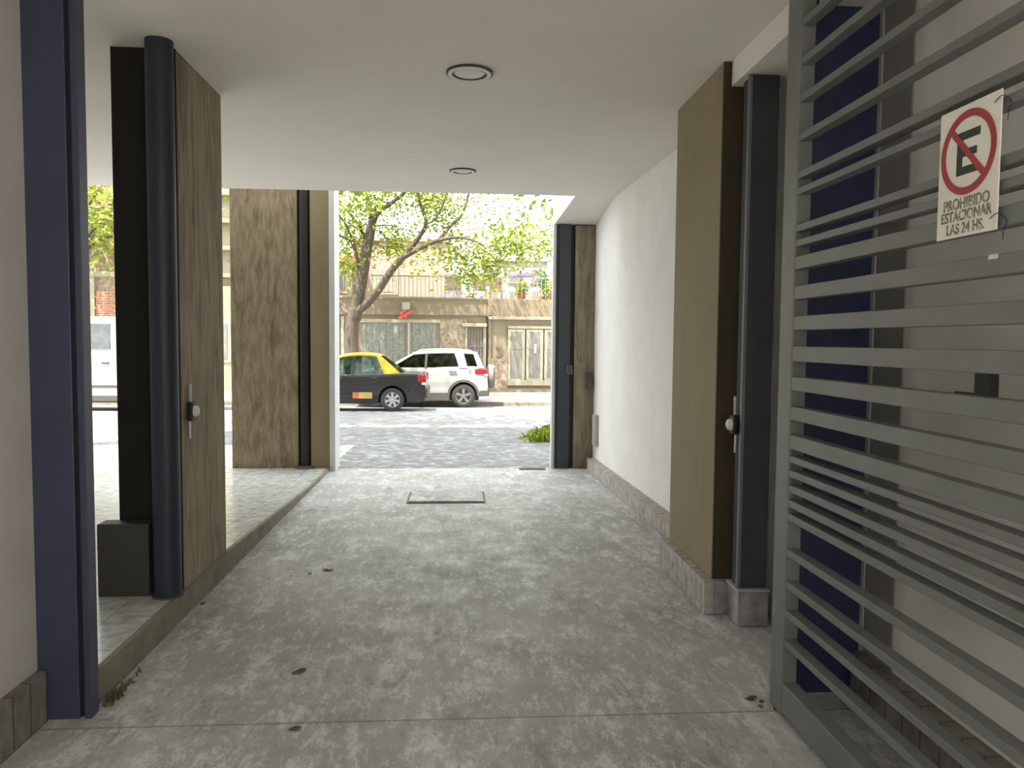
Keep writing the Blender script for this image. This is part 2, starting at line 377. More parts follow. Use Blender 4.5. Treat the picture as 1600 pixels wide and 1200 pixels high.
# photocell sensors on both sides
def sensor(x, y, z, s, label, host):
    t = thing('photocell_sensor', label, 'sensor', (x, y, z))
    rel(obj('back_box', bx(min(x, x+s*.035), max(x, x+s*.035), y-.035, y+.035, z-.055, z+.055), 'black', bevel=.01), t)
    b = lathe(bmesh.new(), [(0, .062*s), (.016, .06*s), (.03, .052*s), (.035, .035*s)], (x, y, z), 24, 'X')
    rel(obj('lens_cover', b, 'plastic_white', smooth=True), t)
    b = tube(bmesh.new(), [(x+s*.012, y, z+.05), (x+s*.012, y, z+.16)], .009); 
    rel(obj('conduit', b, 'plastic_grey'), t)
    b = tube(bmesh.new(), [(x+s*.006, y, z-.05), (x+s*.006, y+.004, z-.16)], .006)
    rel(obj('cable', b, 'plastic_white'), t)
sensor(-1.575, 4.60, 1.17, 1, 'round gate photocell on the near left pillar beside the navy post', None)
sensor(1.578, 4.24, 1.135, -1, 'white gate photocell with grey conduit on the near right post', None)

# navy panel and its frame behind the gate
p = thing('jamb_screen', 'tall navy steel jamb panel seen through the gate slats', 'panel', (1.65, 3.32, 0))
rel(obj('sheet', bx(1.50, 1.825, 3.31, 3.335, .01, CZ), 'panel_navy'), p)
rel(obj('frame_edge', bx(1.825, 1.84, 3.285, 3.335, 0, CZ), 'plastic_grey'), p)
rel(obj('side_strip', bx(1.832, 1.84, 3.06, 3.285, 0.21, CZ), 'strip_grey'), p)  # darker grey strip along the wall next to the jamb
rel(obj('frame_post', bx(1.455, 1.50, 3.29, 3.35, 0, CZ), 'gate', bevel=.003), p)

# ---------------------------------------------------------------- gate
G = thing('slatted_gate', 'large grey steel gate leaf of horizontal slats, swung open along the right wall', 'gate', (1.38, 3.2, 0))
GX = 1.38; GY0, GY1 = .1, 3.23
rel(obj('stile', bx(GX, GX+.065, 3.105, GY1, .012, 3.14), 'gate', bevel=.004), G)
rel(obj('stile', bx(GX, GX+.065, GY0, GY0+.11, .012, 3.14), 'gate', bevel=.004), G)
rel(obj('bottom_rail', bx(GX, GX+.065, GY0+.11, 3.105, .03, .155), 'gate', bevel=.004), G)
rel(obj('top_rail', bx(GX, GX+.065, GY0+.11, 3.105, 3.05, 3.14), 'gate', bevel=.004), G)
slats = [(2.898, .028), (2.743, .028), (2.595, .028), (2.438, .028), (2.285, .028), (2.22, .026), (2.07, .027), (2.009, .027),
         (1.928, .052), (1.806, .054), (1.681, .058), (1.555, .062), (1.432, .057), (1.308, .056), (1.188, .06),
         (1.115, .027), (1.055, .029), (.992, .03), (.928, .03), (.870, .03), (.718, .031), (.580, .031), (.458, .028), (.328, .028)]
for z, h in slats:
    rel(obj('slat', bx(GX+.004, GX+.054, GY0+.11, 3.105, z-h/2, z+h/2), 'gate', bevel=.002, seg=1), G)
rel(obj('latch_bolt', bx(GX+.054, GX+.09, 1.99, 2.045, 1.45, 1.56), 'black', bevel=.004), G)
b = bmesh.new(); box(b, GX+.05, GX+.06, 1.99, 2.12, 1.455, 1.465)
rel(obj('latch_rod', b, 'black'), G)
rel(obj('sticker', bx(GX+.0025, GX+.004, 1.90, 1.935, 1.822, 1.834), 'plastic_white'), G)

# ---------------------------------------------------------------- sign
M['sign_white'] = mat('sign_white', (.85, .83, .74), .5, (.78, .76, .66), 9)
M['sign_red'] = mat('sign_red', (.42, .035, .05), .5, (.34, .03, .045), 12)
M['sign_black'] = mat('sign_black', (.03, .04, .03), .6)
M['sign_faded'] = mat('faded_letter_paint', (.18, .17, .14), .7, (.5, .48, .42), 45, lo=.5, hi=.6)
S = thing('no_parking_sign', 'white no-parking sign with red ring and letter E wired on the gate slats', 'sign', (1.372, 2.02, 1.9))
S.rotation_euler = (0, 0, 0)
SX = 1.372
def rs(o): return rel(o, S)
SY0, SY1, SZ0, SZ1 = 1.895, 2.143, 1.895, 2.25
rs(obj('sign_board', bx(SX, SX+.004, SY0, SY1, SZ0, SZ1), 'sign_white', bevel=.001, seg=1))
cy, cz = (SY0+SY1)/2, SZ1-.13
def ring(r0_, r1_, x):
    b = bmesh.new(); n = 64
    A = [[b.verts.new((xx, cy+r*cos(2*pi*i/n), cz+r*sin(2*pi*i/n))) for i in range(n)] for r, xx in ((r0_, x), (r1_, x), (r1_, x+.001), (r0_, x+.001))]
    for k in range(4):
        for i in range(n): b.faces.new((A[k][i], A[k][(i+1) % n], A[(k+1) % 4][(i+1) % n], A[(k+1) % 4][i]))
    return b
rs(obj('prohibition_ring', ring(.093, .113, SX-.0022), 'sign_red'))
# seen from the hall (looking to +X) the left of the sign is at larger Y
b = bmesh.new()
for (y0, y1, z0, z1) in ((.022, .045, -.058, .058), (-.048, .022, .036, .058), (-.036, .022, -.010, .010), (-.048, .022, -.058, -.036)):
    box(b, SX-.0012, SX, cy+y0, cy+y1, cz+z0, cz+z1)
rs(obj('letter', b, 'sign_black'))
b = bmesh.new(); w = .009; a = radians(45); L_ = .095
d = Vector((0, -cos(a), -sin(a))); nn = Vector((0, -sin(a), cos(a))); c0 = Vector((SX-.0024, cy, cz))
q = [c0-d*L_-nn*w, c0+d*L_-nn*w, c0+d*L_+nn*w, c0-d*L_+nn*w]
hexa(b, q+[v+Vector((.001, 0, 0)) for v in q]); rs(obj('prohibition_slash', b, 'sign_red'))
rot = (pi/2, 0, -pi/2)
for body, z, s in (('PROHIBIDO', SZ0+.090, .042), ('ESTACIONAR', SZ0+.057, .040), ('LAS 24 HS.', SZ0+.022, .040)):
    t = text_mesh('lettering', body, s, 'sign_faded', S, (0, 0, 0), rot, .86)
    t.matrix_parent_inverse = Matrix.Translation(S.location).inverted(); t.location = (SX-.0008, cy, z)
for yy, zz in ((SY0+.012, SZ1-.03), (SY0+.012, SZ0+.03)):
    rs(obj('tie_wire', tube(bmesh.new(), smoothline([(SX-.003, yy+.01, zz), (SX-.004, yy-.02, zz+.01), (SX+.01, yy-.035, zz-.01), (SX-.008, yy-.05, zz-.035), (SX-.006, yy-.045, zz-.06)]), .0012, 5), 'black'))

# ---------------------------------------------------------------- ceiling lights
for x, y, r, lab in ((.058, 4.70, .140, 'near round recessed ceiling light, switched off, in the middle of the hall ceiling'),
                     (.032, 7.38, .125, 'far round ceiling light, switched off, near the street edge of the ceiling')):
    t = thing('ceiling_light', lab, 'ceiling light', (x, y, CZ))
    def ringp(n_, m_, r1, r2, d): rel(obj(n_, lathe(bmesh.new(), [(r1, 0), (r1, -d), (r2, -d), (r2, 0), (r1, 0)], (x, y, CZ), 56), m_), t)
    ringp('outer_gap_ring', 'dark_iron', r, r-.010, .012); ringp('trim_ring', 'plastic_white', r-.010, r-.034, .016); ringp('inner_gap_ring', 'dark_iron', r-.034, r-.042, .013)  # dark rings drawn for the shaded gaps either side of the trim
    rel(obj('diffuser', lathe(bmesh.new(), [(r-.042, -.004), (r-.05, -.010), (r*.5, -.014), (0, -.016)], (x, y, CZ), 40), 'plastic_white', smooth=True), t)

# ---------------------------------------------------------------- floor fittings
t = thing('manhole_cover', 'rectangular concrete manhole cover set in the middle of the driveway', 'manhole cover', (-.10, 7.75, 0))
rel(obj('cover_frame', bx(-.50, .275, 7.47, 8.03, 0, .006), 'dark_iron'), t)
rel(obj('cover_slab', bx(-.48, .255, 7.50, 8.01, .006, .018), 'floor', bevel=.003), t)
t = thing('floor_drain', 'small dark slot drain in the floor near the far right post', 'drain', (.92, 9.5, 0))
rel(obj('drain_frame', bx(.76, 1.09, 9.40, 9.53, 0, .008), 'dark_iron'), t)
rel(obj('drain_pit', bx(.775, 1.075, 9.41, 9.52, .008, .0095), 'black'), t)

M['dead_leaf'] = mat('dry_leaf', (.075, .055, .035), .8, (.14, .10, .05), 20)
M['green_leaf_dry'] = mat('dry_pale_leaf', (.20, .18, .10), .8, (.12, .11, .07), 20)
def leaf_mesh():
    b = bmesh.new(); n = 7; top = []
    prof = [(0, .002), (.12, .16), (.35, .26), (.6, .22), (.82, .12), (1, 0)]
    rows = [[b.verts.new(((t-.5), s*w_, .12*abs(s)*w_*2+.10*(t-.5)**2)) for s in (-1, 0, 1)] for t, w_ in prof]
    for r1, r2 in zip(rows, rows[1:]):
        for i in (0, 1): b.faces.new((r1[i], r1[i+1], r2[i+1], r2[i]))
    r = bmesh.ops.extrude_face_region(b, geom=b.faces[:]); 
    for v in [g for g in r['geom'] if isinstance(g, bmesh.types.BMVert)]: v.co.z += .02
    return b
lf = None
spots = [(500, 893, 'leaf in the small clump of dry leaves left of the driveway centre', 5), (475, 1055, 'curled dry leaf on the left of the near driveway', 2), (460, 1140, 'lone dark dry leaf closest to the camera on the floor', 1),
         (318, 948, 'dry leaf at the foot of the near left pillar', 2), (160, 1088, 'pale crumpled leaf at the foot of the near left gate post', 2), (1188, 1098, 'dry leaf crumbs beside the foot of the gate', 5)]
for sx_, sy_, lab, n in spots:
    for k in range(n):
        d = RV*((sx_-800)/FPX) + UV*((600-sy_)/FPX) + fw; tt = H/-d.z; q = d*tt
        if lf is None: o = lf = obj('fallen_leaf', leaf_mesh(), 'dead_leaf')
        else: o = lf.copy(); COL.objects.link(o)
        s = random.uniform(.035, .06) if n > 2 else random.uniform(.05, .075)
        o.location = (q.x+random.gauss(0, .035 if n > 1 else 0), q.y+random.gauss(0, .03 if n > 1 else 0), .001+s*.02)
        o.scale = (s, s, s); o.rotation_euler = (random.uniform(-.1, .1), 0, random.uniform(0, 6))
        tag(o, lab, 'leaf', 'fallen leaves: '+lab)
        if 'pale' in lab:
            o.data = o.data.copy(); o.data.materials[0] = M['green_leaf_dry']
M['moss'] = mat('weeds', (.10, .12, .04), .9, (.16, .15, .07), 20)
b = bmesh.new()
for k in range(90):
    x, y = -1.53+abs(random.gauss(0, .018)), 3.36+abs(random.gauss(0, .13)); h = random.uniform(.01, .035); a = random.uniform(0, 6)
    v = [b.verts.new((x+.012*cos(a), y+.012*sin(a), 0)), b.verts.new((x-.012*cos(a), y-.012*sin(a), 0)), b.verts.new((x+random.uniform(-.02, .02), y, h))]
    b.faces.new(v)
tag(obj('moss', b, 'moss', recalc=False), 'thin moss and grit along the foot of the kerb by the near left post', 'moss', kind='stuff')

# ---------------------------------------------------------------- street ground
def gz(Y):
    P = [(9.55, 0), (12, -.05), (15.9, -.13), (15.95, -.26), (19, -.235), (20.1, -.275), (22.3, -.363), (23.55, -.42), (23.6, -.30), (26, -.147), (60, -.1)]
    for (a, za), (b_, zb) in zip(P, P[1:]):
        if a <= Y <= b_: return za+(zb-za)*(Y-a)/(b_-a)
    return P[-1][1]
def strip(ys, x0, x1, name, m_):
    b = bmesh.new()
    rows = [[b.verts.new((x, y, gz(y))) for x in (x0, x1)] for y in ys]
    low = [[b.verts.new((x, y, gz(y)-.3)) for x in (x0, x1)] for y in ys]
    for i in range(len(ys)-1):
        b.faces.new((rows[i][0], rows[i][1], rows[i+1][1], rows[i+1][0]))
        b.faces.new((low[i][0], low[i+1][0], low[i+1][1], low[i][1]))
        for s in (0, 1): b.faces.new((rows[i][s], rows[i+1][s], low[i+1][s], low[i][s]))
    for i in (0, -1): b.faces.new((rows[i][0], rows[i][1], low[i][1], low[i][0]))
    return struct(obj(name, b, m_))
M['sidewalk'] = mat('sidewalk_slab', (0.143, 0.148, 0.148), .8, (0.205, 0.210, 0.210), 7, (.8, 1.0, 1), .40, .60, bump=.4, third=(0.353, 0.360, 0.365), tscale=7, tlo=.53, thi=.60)
M['road'] = mat('road_concrete', (.22, .222, .225), .85, (.29, .29, .288), 3, (.7, 1, 1), bump=.3, third=(.14, .142, .148), tscale=4, tlo=.52, thi=.62)
M['kerbstone'] = mat('kerbstone', (0.252, 0.216, 0.174), .9, (0.180, 0.156, 0.126), 4, bump=.2)
M['far_walk'] = mat('far_sidewalk', (0.440, 0.424, 0.400), .85, (0.496, 0.480, 0.448), 3)
strip([9.55, 12, 15.7], -30, 22, 'sidewalk_near', 'sidewalk')
strip([15.7, 15.88], -30, 22, 'kerb_near', 'kerbstone')
strip([15.95, 19, 20.1, 21, 22.3, 23.4], -30, 22, 'street', 'road')
strip([23.4, 23.55], -30, 22, 'gutter', 'kerbstone')
strip([23.6, 26, 34], -30, 22, 'sidewalk_far', 'far_walk')
b = bmesh.new(); box(b, -30, 22, 23.55, 23.62, -.6, -.298); struct(obj('kerb_far', b, 'kerbstone'))
strip([9.6, 12], -30, -1.6, 'sidewalk_lobby', 'platform').location = (0, 0, .006)
struct(obj('yard_ground', bx(-8, 9, -20, -7.15, -.1, -.0), 'far_walk'))

# ---------------------------------------------------------------- foliage helpers
M['leaf_lime'] = mat('young_lime_leaves', (0.171, 0.252, 0.011), .7, (0.306, 0.342, 0.027), 3)
M['leaf_green'] = mat('green_leaves', (.09, .17, .03), .6, (.17, .25, .05), 3)
M['leaf_dark'] = mat('dark_leaves', (.05, .12, .04), .6, (.10, .20, .06), 3)
for k in ('leaf_lime', 'leaf_green', 'leaf_dark'):
    M[k].node_tree.nodes['Principled BSDF'].inputs['Transmission Weight'].default_value = 0
M['bark'] = mat('bark', (0.064, 0.051, 0.038), .95, (0.111, 0.085, 0.064), 9, (3, 3, .6), bump=.6)
def leaves(bm, c, n, spread, size, flat=1):
    c = Vector(c)
    for i in range(n):
        p = c+Vector((random.gauss(0, spread), random.gauss(0, spread), random.gauss(0, spread*flat)))
        a = Vector((random.gauss(0, 1), random.gauss(0, 1), random.gauss(0, .6))).normalized(); b_ = a.cross(Vector((random.gauss(0, 1), random.gauss(0, 1), random.gauss(0, 1)))).normalized()
        s = size*random.uniform(.6, 1.2)
        bm.faces.new([bm.verts.new(p+a*s), bm.verts.new(p+b_*s*.45), bm.verts.new(p-a*s), bm.verts.new(p-b_*s*.45)])

# plane tree across the street
def street_tree():
    YT = 24.4
    base = at(549, 615, YT); base.z = gz(YT)-.05
    T = thing('street_tree', 'forked street tree with pale lime leaves behind the black taxi', 'tree', (base.x, YT, gz(YT)))
    def P(x, y, dy=0): return at(x, y, YT+dy)
    wood = bmesh.new()
    def br(pts, r0_, r1_, n=8):
        pts = smoothline([P(*p) for p in pts], 4); k = len(pts)
        tube(wood, pts, [r0_+(r1_-r0_)*i/(k-1) for i in range(k)], n); return pts
    q = smoothline([base, P(549, 560), P(549, 525), P(553, 495), P(556, 482)], 5)
    tube(wood, q, [.30-.10*min(1, i/8) for i in range(len(q))], 12)
    tips = []
    def B(*a, **k): pts = br(*a, **k); tips.append(pts); return pts
    B([(554, 500), (562, 455), (569, 415), (575, 380), (581, 352), (583, 338, -.1)], .20, .13, 10)
    B([(582, 348), (578, 325, .3), (571, 300, .5), (565, 260, .8), (558, 210, 1.2)], .09, .03)
    B([(582, 348), (592, 332, -.3), (610, 318, -.6), (632, 301, -.9), (655, 270, -1.3), (690, 235, -1.8)], .09, .02)
    B([(583, 340), (590, 318, .5), (601, 305, .8), (612, 260, 1.2), (615, 200, 1.6)], .06, .02)
    B([(573, 378), (560, 352, .4), (545, 332, .8), (522, 305, 1.2), (490, 270, 1.6)], .07, .02)
    B([(561, 420), (556, 396, -.4), (546, 375, -.7), (524, 366, -1.0), (500, 350, -1.2)], .06, .02)
    B([(558, 400, -.3), (545, 360, -.6), (528, 333, -1), (505, 300, -1.4)], .05, .015)
    B([(580, 355), (606, 352, .8), (630, 360, 1.4), (650, 372, 1.8)], .035, .01, n=6)
    B([(553, 490), (572, 476, -.2), (592, 452, -.5), (612, 422, -.8), (633, 398, -1)], .14, .10, 10)
    B([(633, 398, -1), (652, 374, -1.1), (666, 350, -1.3), (660, 328, -1.3), (652, 300, -1.4), (645, 250, -1.6), (640, 190, -1.8)], .085, .02)
    B([(666, 351, -1.3), (680, 342, -1.6), (692, 320, -1.9), (700, 290, -2.2)], .035, .012, n=6)
    B([(630, 402, -1), (656, 388, -1.3), (684, 376, -1.7), (715, 371, -2), (740, 376, -2.3), (757, 384, -2.5)], .085, .02)
    B([(683, 377, -1.7), (705, 352, -1.4), (722, 335, -1.2), (733, 300, -1), (745, 250, -.8), (770, 200, -.6)], .06, .02)
    B([(555, 492), (540, 487, .4), (532, 474, .7), (524, 460, .9), (500, 420, 1.3), (470, 390, 1.6)], .08, .03)
    obj('trunk', wood, 'bark', smooth=True).name = 'trunk'
    tr = bpy.data.objects['trunk']; rel(tr, T)
    f = bmesh.new()
    cl = [(545, 358, 0, 130, .38), (560, 372, .5, 110, .36), (535, 395, .5, 110, .36), (550, 415, 0, 60, .35), (570, 312, 0, 150, .5), (600, 303, -.5, 200, .5), (560, 290, 1, 200, .6),
          (620, 384, .6, 150, .36), (606, 376, .4, 90, .35), (640, 375, .4, 70, .4), (680, 320, -1, 260, .42), (668, 300, -1, 200, .5), (694, 338, -1.2, 110, .38),
          (715, 395, -1, 110, .42), (735, 410, -1, 200, .48), (760, 420, -.6, 190, .4), (752, 392, -1, 80, .5), (790, 385, -1, 260, .45), (815, 382, -.6, 260, .45), (845, 372, 0, 180, .5), (770, 365, 0, 90, .6),
          (805, 350, .5, 80, .7), (740, 318, -.5, 50, .7), (640, 290, 0, 220, .6), (720, 428, -.6, 70, .35), (700, 380, -1, 60, .4), (660, 400, -1, 50, .4),
          (520, 330, 0, 160, .6), (500, 370, 1, 160, .6), (480, 320, 1, 200, .8), (600, 240, 0, 350, 1.1), (680, 230, -1, 350, 1.1), (760, 250, -1, 200, 1.0), (550, 210, 1, 350, 1.2), (640, 170, 0, 350, 1.1)]
    for x, y, dy, n, sp in cl: leaves(f, P(x, y, dy), int(n*2.1), sp*.85, .085)
    for t in tips:
        for p in t[len(t)//2::2]: leaves(f, p, 12, .22, .06)
    rel(obj('foliage', f, 'leaf_lime', recalc=False), T)
street_tree()

def simple_tree(name, label, x, y, h, crown, n, size, m_, seed, trunk_r=.14, group=None):
    rnd = random.Random(seed)
    T = thing(name, label, 'tree', (x, y, gz(y)), group=group)
    w = bmesh.new(); z0 = gz(y)-.05
    top = Vector((x+rnd.uniform(-.3, .3), y, z0+h*.5))
    tube(w, smoothline([(x, y, z0), (x+.08, y, z0+h*.25), top], 4), [trunk_r*(1-.04*i) for i in range(9)], 10)
    f = bmesh.new()
    for k in range(11):
        a = 2*pi*k/11+rnd.random(); e = rnd.uniform(.2, 1.0)
        end = Vector((x, y, z0+h*.62))+Vector((cos(a)*crown*rnd.uniform(.5, 1), sin(a)*crown*rnd.uniform(.5, 1), e*h*.38))
        mid = (top+end)/2+Vector((0, 0, .3))
        tube(w, smoothline([top-Vector((0, 0, .25)), mid, end], 4), [trunk_r*.5*(1-.09*i) for i in range(9)], 6)
        for q in (mid, (mid+end)/2, end): leaves(f, q, n//33, crown*.26, size)
    rel(obj('trunk', w, 'bark', smooth=True), T); rel(obj('foliage', f, m_, recalc=False), T)
simple_tree('street_tree', 'lime green tree above the white van, seen left of the near left pillar', -12.3, 25.0, 7.5, 2.2, 5000, .10, 'leaf_lime', 3)
simple_tree('street_tree', 'left tree on the near sidewalk with its crown above the ceiling edge, shading the street', -3.8, 15.2, 9.5, 3.4, 11000, .13, 'leaf_lime', 5)
simple_tree('street_tree', 'right near-sidewalk tree with its lowest leaves at the top right of the opening, shading the street', 3.6, 15.2, 9.2, 3.2, 11000, .13, 'leaf_lime', 9)  # both near trees stand mostly out of view, added to cast dappled shade

# green weeds in the sidewalk
b = bmesh.new()
for k in range(520):
    x = 1.0+random.betavariate(2.2, 1.1)*.85; y = 12.5+random.uniform(-.1, .75); z0 = gz(y); h = random.uniform(.06, .26)*(.4+.9*(x-1.0))
    a = random.uniform(0, 6.3); l = random.uniform(.02, .10)
    p0 = Vector((x, y, z0)); p2 = p0+Vector((cos(a)*l, sin(a)*l, h)); w_ = Vector((-sin(a), cos(a), 0))*.014
    b.faces.new([b.verts.new(p0-w_), b.verts.new(p0+w_), b.verts.new(p2+w_*1.6), b.verts.new(p2-w_*1.6)])
    if k % 3 == 0: leaves(b, p2, 2, .03, .03)
tag(obj('weed_clump', b, 'leaf_lime', recalc=False), 'low clump of green weeds growing in the sidewalk by the far right post', 'weeds')

# ---------------------------------------------------------------- vehicles
M['rubber'] = mat('tyre_rubber', (.03, .03, .03), .85, (.045, .043, .04), 20)
M['paint_white'] = mat('white_car_paint', (0.294, 0.294, 0.294), .3, (0.286, 0.286, 0.286), 2, coat=.5)
M['paint_black'] = mat('black_car_paint', (0.010, 0.010, 0.013), .3, (0.014, 0.013, 0.014), 2, coat=.5)
M['paint_yellow'] = mat('yellow_taxi_paint', (0.439, 0.332, 0.022), .35, (0.428, 0.321, 0.022), 2)
M['cladding'] = mat('dark_plastic_cladding', (.06, .055, .05), .7, (.075, .065, .06), 8)
M['lamp_red'] = mat('red_lamp_plastic', (0.270, 0.012, 0.018), .2, (0.210, 0.012, 0.018), 8)
M['lamp_clear'] = mat('clear_lamp_plastic', (.75, .70, .70), .2)
M['alloy'] = mat('grey_alloy', (0.216, 0.216, 0.222), .4, (0.180, 0.180, 0.186), 8, metal=.5)
M['alloy_light'] = mat('silver_wheel_cover', (0.376, 0.376, 0.381), .35, (0.343, 0.343, 0.348), 8)
M['decal_orange'] = mat('orange_decal', (0.450, 0.150, 0.036), .5)
M['decal_yellow'] = mat('yellow_decal', (0.450, 0.312, 0.108), .5)
M['seat'] = mat('seat_fabric', (.10, .10, .10), .9)
M['cover_grey'] = mat('grey_wheel_cover', (.16, .15, .14), .6)
M['glass_clear'] = glassmat('clear_car_glass', (.62, .72, .70), .06)
M['glass_dark'] = glassmat('tinted_car_glass', (.08, .09, .09), .05)
def arc(cx, r, z0=.0, cz_=.31, a0=0, a1=pi, n=12):
    return [(cx+r*cos(a0+(a1-a0)*i/n), cz_+r*sin(a0+(a1-a0)*i/n)) for i in range(n+1)]
def wheel(T, x, y, z, r, w_, rimmat, spokes, near):
    s = -1 if near else 1
    tyre = lathe(bmesh.new(), [(r*.64, -w_/2), (r*.70, -w_/2-.008), (r*.94, -w_/2+.004), (r, -w_/2+.03), (r, w_/2-.03), (r*.94, w_/2-.004), (r*.70, w_/2+.008), (r*.64, w_/2), (r*.64, -w_/2)], (x, y, z), 36, 'Y')
    o = rel(obj('wheel', tyre, 'rubber', smooth=True), T)
    b = lathe(bmesh.new(), [(r*.66, s*w_/2), (r*.60, s*(w_/2-.01)), (r*.58, s*(w_/2-.05)), (0, s*(w_/2-.055))], (x, y, z), 36, 'Y')
    b2 = bmesh.new(); ys = sorted((y+s*(w_/2-.045), y+s*(w_/2-.008)))
    for k in range(spokes):
        a = 2*pi*k/spokes+pi/2; u = Vector((cos(a), 0, sin(a))); v = Vector((-sin(a), 0, cos(a)))
        pts = [u*r*.10+v*r*.09, u*r*.61+v*r*.13, u*r*.61-v*r*.13, u*r*.10-v*r*.09]
        c = Vector((x, 0, z))
        hexa(b2, [c+p+Vector((0, ys[0], 0)) for p in pts]+[c+p+Vector((0, ys[1], 0)) for p in pts])
    cyl(b2, (x, y+s*(w_/2-.05), z), (x, y+s*(w_/2-.002), z), r*.16, n=16)
    lathe(b2, [(r*.66, s*(w_/2+.002)), (r*.60, s*(w_/2-.004)), (r*.60, s*(w_/2-.03))], (x, y, z), 36, 'Y')
    h = obj('hub_back', b, 'cladding', o); g = obj('rim', b2, rimmat, o)
    return o
def car(T, O, width, lower, gh, pill, paint, roofpaint, glass, wr, ww, wb, rimmat, spokes, belt, roofz):
    """O: world offset of rear near wheel contact; lower: body outline; gh: greenhouse corners; x to the right = rear"""
    def off(o_): return o_
    ox, oy, oz = O
    b = bmesh.new(); prism(b, [(ox+x, oz+z) for x, z in lower], oy, oy+width)
    # tumblehome: pull the sill inwards a little
    for v in b.verts:
        z = v.co.z-oz; k = .05*max(0, (.42-z)/.42)+.03*max(0, (z-.75)/.3)
        v.co.y += k if v.co.y < oy+width/2 else -k
    body = rel(obj('body', b, paint, bevel=.035, seg=3), T)
    inner = bx(ox-wb-.5, ox+.45, oy+.24, oy+width-.24, oz+.2, oz+.62)
    rel(obj('underbody', inner, 'black'), T)
    # greenhouse
    (xa, za), (xb, zb), (xc, zc), (xd, zd) = gh      # windscreen base, front top, rear top, rear base
    ins = .03; tilt = .17
    def side(x, z, s):
        yy = ins+tilt*(z-belt)/(roofz-belt)
        return Vector((ox+x, oy+(yy if s < 0 else width-yy), oz+z))
    rb = bmesh.new()
    th = .045
    # roof crown: grid between the two side rails
    n = 8; m_ = 6; g_ = []
    for i in range(n+1):
        t = i/n; x = xb+(xc-xb)*t; zz = zb+(zc-zb)*t+(roofz-max(zb, zc)+.03)*sin(pi*t)**.7*1.0
        row = []
        for j in range(m_+1):
            s = j/m_; a = side(x, zb+(zc-zb)*t, -1); c = side(x, zb+(zc-zb)*t, 1); p = a.lerp(c, s); p.z = oz+zz+.035*sin(pi*s)
            if j in (0, m_): p.z = oz+zz-.01
            row.append(p)
        g_.append(row)
    up = [[rb.verts.new(p) for p in row] for row in g_]; dn = [[rb.verts.new(p-Vector((0, 0, th))) for p in row] for row in g_]
    for i in range(n):
        for j in range(m_):
            rb.faces.new((up[i][j], up[i+1][j], up[i+1][j+1], up[i][j+1])); rb.faces.new((dn[i][j], dn[i][j+1], dn[i+1][j+1], dn[i+1][j]))
    for i in range(n):
        for j in (0, m_): rb.faces.new((up[i][j], up[i+1][j], dn[i+1][j], dn[i][j]))
    for j in range(m_):
        for i in (0, n): rb.faces.new((up[i][j], up[i][j+1], dn[i][j+1], dn[i][j]))
    roof = rel(obj('roof', rb, roofpaint, smooth=True), T)
    def topz(x):
        t = min(1, max(0, (x-xb)/(xc-xb))); return zb+(zc-zb)*t+(roofz-max(zb, zc)+.03)*sin(pi*t)**.7-.03
    # pillars: (bottom x0,x1, top x0,x1, material, z extents)
    for s in (-1, 1):
        for (b0, b1, t0, t1, pm) in pill:
            pb = bmesh.new(); ya = Vector((0, .05 if s < 0 else -.05, 0))
            o4 = [side(b0, belt-.02, s), side(b1, belt-.02, s), side(t1, topz(t1), s), side(t0, topz(t0), s)]
            A = [pb.verts.new(p) for p in o4]; B_ = [pb.verts.new(p+ya) for p in o4]
            pb.faces.new(A); pb.faces.new(B_[::-1])
            for i in range(4): pb.faces.new((A[i], A[(i+1) % 4], B_[(i+1) % 4], B_[i]))
            rel(obj('roof_pillar', pb, pm, bevel=.006), T)
        for (a0, a1, c0, c1, pm), (d0, d1, e0, e1, _) in zip(pill, pill[1:]):
            gb = bmesh.new(); yo = Vector((0, .018 if s < 0 else -.018, 0))
            q = [side(a1-.005, belt-.01, s)+yo, side(d0+.005, belt-.01, s)+yo, side(e0+.005, topz(e0), s)+yo, side(c1-.005, topz(c1), s)+yo]
            A = [gb.verts.new(p) for p in q]; B_ = [gb.verts.new(p+yo*.25) for p in q]
            gb.faces.new(A); gb.faces.new(B_[::-1])
            for i in range(4): gb.faces.new((A[i], A[(i+1) % 4], B_[(i+1) % 4], B_[i]))
            rel(obj('side_window', gb, glass), T)
    for (x0, z0, x1, z1, nm) in ((xa, za, xb, zb, 'windscreen'), (xd, zd, xc, zc, 'rear_window')):
        gb = bmesh.new(); sg = 1 if nm == 'rear_window' else -1
        q = [side(x0, belt, -1)+Vector((0, .05, z0-belt)), side(x0, belt, 1)+Vector((0, -.05, z0-belt)), side(x1, z1, 1)+Vector((0, -.05, -.02)), side(x1, z1, -1)+Vector((0, .05, -.02))]
        A = [gb.verts.new(p) for p in q]; B_ = [gb.verts.new(p-Vector((sg*.006, 0, 0))) for p in q]
        gb.faces.new(A); gb.faces.new(B_[::-1])
        for i in range(4): gb.faces.new((A[i], A[(i+1) % 4], B_[(i+1) % 4], B_[i]))
        rel(obj(nm, gb, glass), T)
    # seats
    for sx_ in (-wb+.95, -wb+1.75):
        for s in (.22, .58):
            sb = bmesh.new(); yy = oy+width*s+.0
            hexa(sb, [(ox+sx_, yy, oz+.5), (ox+sx_+.12, yy, oz+.5), (ox+sx_+.12, yy+.42, oz+.5), (ox+sx_, yy+.42, oz+.5),
                      (ox+sx_+.13, yy+.04, oz+belt+.05), (ox+sx_+.22, yy+.04, oz+belt+.05), (ox+sx_+.22, yy+.38, oz+belt+.05), (ox+sx_+.13, yy+.38, oz+belt+.05)])
            box(sb, ox+sx_+.15, ox+sx_+.22, yy+.12, yy+.30, oz+belt+.06, oz+belt+.2)
            rel(obj('seat', sb, 'seat', bevel=.02), T)
